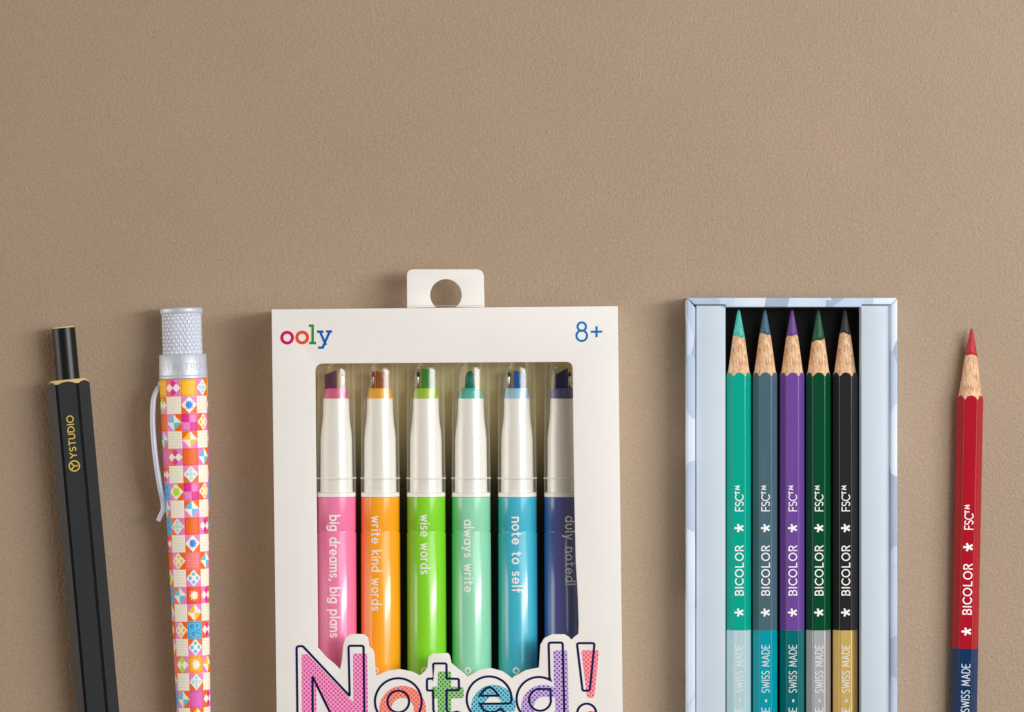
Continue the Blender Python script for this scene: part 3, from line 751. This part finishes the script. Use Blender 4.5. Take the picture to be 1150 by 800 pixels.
# barrel: the quilt print is worked into the barrel's own mesh as corner colours
cr_ = (246,240,222); OR = (238,104,20); PK = (236,130,194); MG = (222,44,146); YE = (250,190,24); BL = (90,196,232); DB = (44,132,226); LI = (176,228,30); MAR = (150,40,90)
center_list = ['yellow','patch','orange','patch','orange','stripe','ostar','bcirc','ystar','pink']
dia_c = ['bstar','yq','circ','bq','bstar','bdots','yq','bdots','circ','yq']
dia_l = ['md','bq','md','gstar','circ','ydots','bq','ydots','ld','bq']
dia_r = ['circ','ydots','bq','ydots','md','bq','md','md','yq','md']
far = ['bcirc','orange','bcirc','ostar','stripe','bcirc','yellow','orange','pink','bcirc']
def star_in(u, v, r0, r1, n):
    a = math.atan2(v, u); r = math.hypot(u, v); t = abs(((a*n/(2*math.pi)) % 1)-.5)*2
    return r < r0+(r1-r0)*t
def star_col(i, j): return PK if (i//2+j//2) % 2 == 0 else OR
def dia_fill(kind, u, v):      # u, v from -.5 to .5
    q = u*v > 0
    if kind == 'bstar': return DB if star_in(u, v, .17, .30, 11) else cr_
    if kind == 'gstar': return LI if star_in(u, v, .20, .27, 11) else cr_
    if kind == 'yq': return YE if not q else cr_
    if kind == 'bq': return BL if not q else cr_
    if kind == 'circ':
        for a, b in ((0,.24),(.24,0),(-.24,0),(0,-.24),(0,0)):
            d = math.hypot(u-a, v-b)
            if .05 < d < .095: return (132,196,208)
        return (226,236,226)
    if kind in ('bdots', 'ydots'):
        for a, b in ((0,.24),(.24,0),(-.24,0),(0,-.24)):
            if math.hypot(u-a, v-b) < .115: return BL if kind == 'bdots' else (240,196,70)
        return cr_
    if kind in ('md', 'ld'):
        a, b = u+v, u-v
        return (MG if kind == 'md' else LI) if a*b < 0 else cr_
    return cr_
def cen_fill(kind, u, v):
    e = max(abs(u), abs(v)); along = u if abs(v) > abs(u) else v
    dash = .40 < e < .46 and (along*7) % 1 < .55
    if kind == 'yellow': return (120,70,30) if dash else YE
    if kind == 'orange': return (190,44,40) if dash else OR
    if kind == 'pink': return (150,40,110) if dash else (226,104,184)
    if kind == 'patch': return MAR if dash else (MG if u*v < 0 else PK)
    if kind == 'stripe': return (214,40,100) if dash else ((244,140,96) if (v*5.5) % 1 < .42 else (240,120,140))
    if kind == 'ostar': return cr_ if star_in(u, v, .17, .32, 11) else ((180,40,30) if dash else (236,92,22))
    if kind == 'ystar': return cr_ if star_in(u, v, .18, .32, 11) else ((190,50,30) if dash else (248,180,24))
    if kind == 'bcirc':
        for a, b, r in ((-.2,.2,.1),(.2,-.1,.12),(-.1,-.22,.09),(.15,.25,.06)):
            if abs(math.hypot(u-a, v-b)-r) < .03: return (30,120,190)
        return (60,60,160) if dash else (78,186,226)
    return cr_
def quilt(i, j, u, v):
    if i % 2 == 0 and j % 2 == 0:
        k = (j//2) % 10
        return cen_fill(center_list[k] if i == 0 else far[(k+abs(i)*3) % 10], u, v)
    if i % 2 and j % 2:
        s = (j//2+(i+9)//2) % 3
        gl = (((v+.5)*6) % 1 < .16 if s != 1 else False) or (((u+.5)*6) % 1 < .16 if s != 0 else False)
        return (226,221,196) if gl else cr_
    if abs(u)+abs(v) < .5:
        k = (j//2) % 10
        return dia_fill(dia_c[k] if i == 0 else dia_l[k] if i == -1 else dia_r[k] if i == 1 else dia_l[(k+i) % 10], u, v)
    if i % 2 == 0: return star_col(i, j-1 if v > 0 else j+1)
    return star_col(i-1 if u < 0 else i+1, j)
l0, cell, rows, sub, ncol = 80.4, 19.28, 30, 24, 11
prof = [(80, 26.9), (160, 25.6), (215, 24.2), (300, 22.0), (380, 20.2), (455, 18.7), (540, 16.6), (660, 13)]
def qr(l):
    for (a, b), (c, d) in zip(prof, prof[1:]):
        if l <= c: return b+(d-b)*(l-a)/(c-a)
    return prof[-1][1]
na = ncol*sub; verts, faces, cc = [], [], []
for a in range(rows*sub+1):
    l = l0+a*cell/sub; r = qr(l); cw = 18.5-2.4*a/(19*sub)
    for k in range(na+1):
        q = max(-math.pi*.999, min(math.pi*.999, (k/sub-ncol/2)*cw/r))
        th = R(74)-q
        verts.append((r*math.cos(th), -l, QZ+r*math.sin(th)))
W_ = na+1
for a in range(rows*sub):
    j = a//sub; v = .5-((a % sub)+.5)/sub
    for k in range(na):
        i = k//sub-ncol//2; u = ((k % sub)+.5)/sub-.5
        faces.append((a*W_+k, a*W_+k+1, (a+1)*W_+k+1, (a+1)*W_+k)); cc.append(lin(*quilt(i, j, u, v)))
qm = mat('quilt_print', (1,1,1,1), .4, spec=.3); t = NT(qm)
at = t.add('ShaderNodeAttribute', attribute_name='print'); t.link(at.outputs['Color'], t.p.inputs['Base Color'])
qb = mk('barrel', verts, faces, qm, qp, smooth=True, fix=False)
qb.data.flip_normals()
ca = qb.data.color_attributes.new('print', 'FLOAT_COLOR', 'CORNER')
ca.data.foreach_set('color', np.repeat(np.array(cc, dtype=np.float32), 4, axis=0).ravel())
# wire clip, bent out from under the collar and back in to the barrel
def tube(pts, rad, n=14, sub_=6):
    P = [Vector(q) for q in pts]; out = []
    for i in range(len(P)-1):
        p0, p1, p2, p3 = P[max(i-1,0)], P[i], P[i+1], P[min(i+2,len(P)-1)]
        for s in range(sub_):
            q = s/sub_; out.append(.5*((2*p1)+(p2-p0)*q+(2*p0-5*p1+4*p2-p3)*q*q+(3*p1-p0-3*p2+p3)*q**3))
    out.append(P[-1]); rings = []
    for i, p in enumerate(out):
        d = (out[min(i+1,len(out)-1)]-out[max(i-1,0)]).normalized(); a = d.cross(Vector((0,0,1))).normalized(); b = a.cross(d)
        tt_ = i/(len(out)-1); r = rad(tt_)
        rings.append([tuple(p+a*r*math.cos(2*math.pi*k/n)+b*r*math.sin(2*math.pi*k/n)) for k in range(n)])
    return loft(rings, True, True, True)
clip = [(180,428),(181,432),(177,437),(173.4,447),(172.2,462),(172.4,480),(174,502),(177,526),(181,550),(183.6,563),(183.6,571),(180.6,578),(178,584)]
ca_, sa_ = math.cos(ax), math.sin(ax)
loc = []
for i, (px, py) in enumerate(clip):
    dx, dy = px-203.6, 345-py
    loc.append((dx*ca_+dy*sa_, -dx*sa_+dy*ca_, QZ+4+(2 if 2 < i < 9 else 0)))
v, f = tube(loc, lambda q: 2.5+.6*math.sin(q*3.1)); mk('wire_clip', v, f, brushed('wire_silver', lin(196,202,214), .5, .2), qp, smooth=True)

# ------------------------------------------------------------------ light, camera, world
def area(name, elev, az, dist, sx, sy, power, col, target=(0,-120,0)):
    d = bpy.data.lights.new(name, 'AREA'); d.shape = 'RECTANGLE'; d.size = sx; d.size_y = sy; d.energy = power; d.color = col
    o = bpy.data.objects.new(name, d); C.objects.link(o)
    e, a = R(elev), R(az); T = Vector([c*K for c in target])
    o.location = T+Vector((math.cos(e)*math.cos(a), math.cos(e)*math.sin(a), math.sin(e)))*dist
    o.rotation_euler = (T-o.location).to_track_quat('-Z', 'Y').to_euler(); return o
area('key_strip', 47, 12, 1.0, .17, .6, 5.9, (.97,.98,1.0))
area('key_softbox', 53, 22, 1.0, .85, .75, 6.2, (.95,.97,1.0))
sd = area('side_fill', 8, 178, .9, .4, .8, 4.3, (1,.95,.90)); sd.data.use_shadow = False
w = bpy.data.worlds.new('World'); bpy.context.scene.world = w; w.use_nodes = True
w.node_tree.nodes['Background'].inputs['Color'].default_value = (1.0,.72,.50,1)
w.node_tree.nodes['Background'].inputs['Strength'].default_value = .145
cd = bpy.data.cameras.new('camera'); cam = bpy.data.objects.new('camera', cd); C.objects.link(cam)
cam.location = (0, 0, H*K); cd.sensor_width = 36; cd.lens = 36*H/1150; cd.clip_end = 20; cd.clip_start = .01
sc_ = bpy.context.scene; sc_.camera = cam
sc_.view_settings.view_transform = 'Standard'; sc_.view_settings.look = 'None'; sc_.view_settings.exposure = 0
sc_.cycles.transparent_max_bounces = 16; sc_.cycles.max_bounces = 10
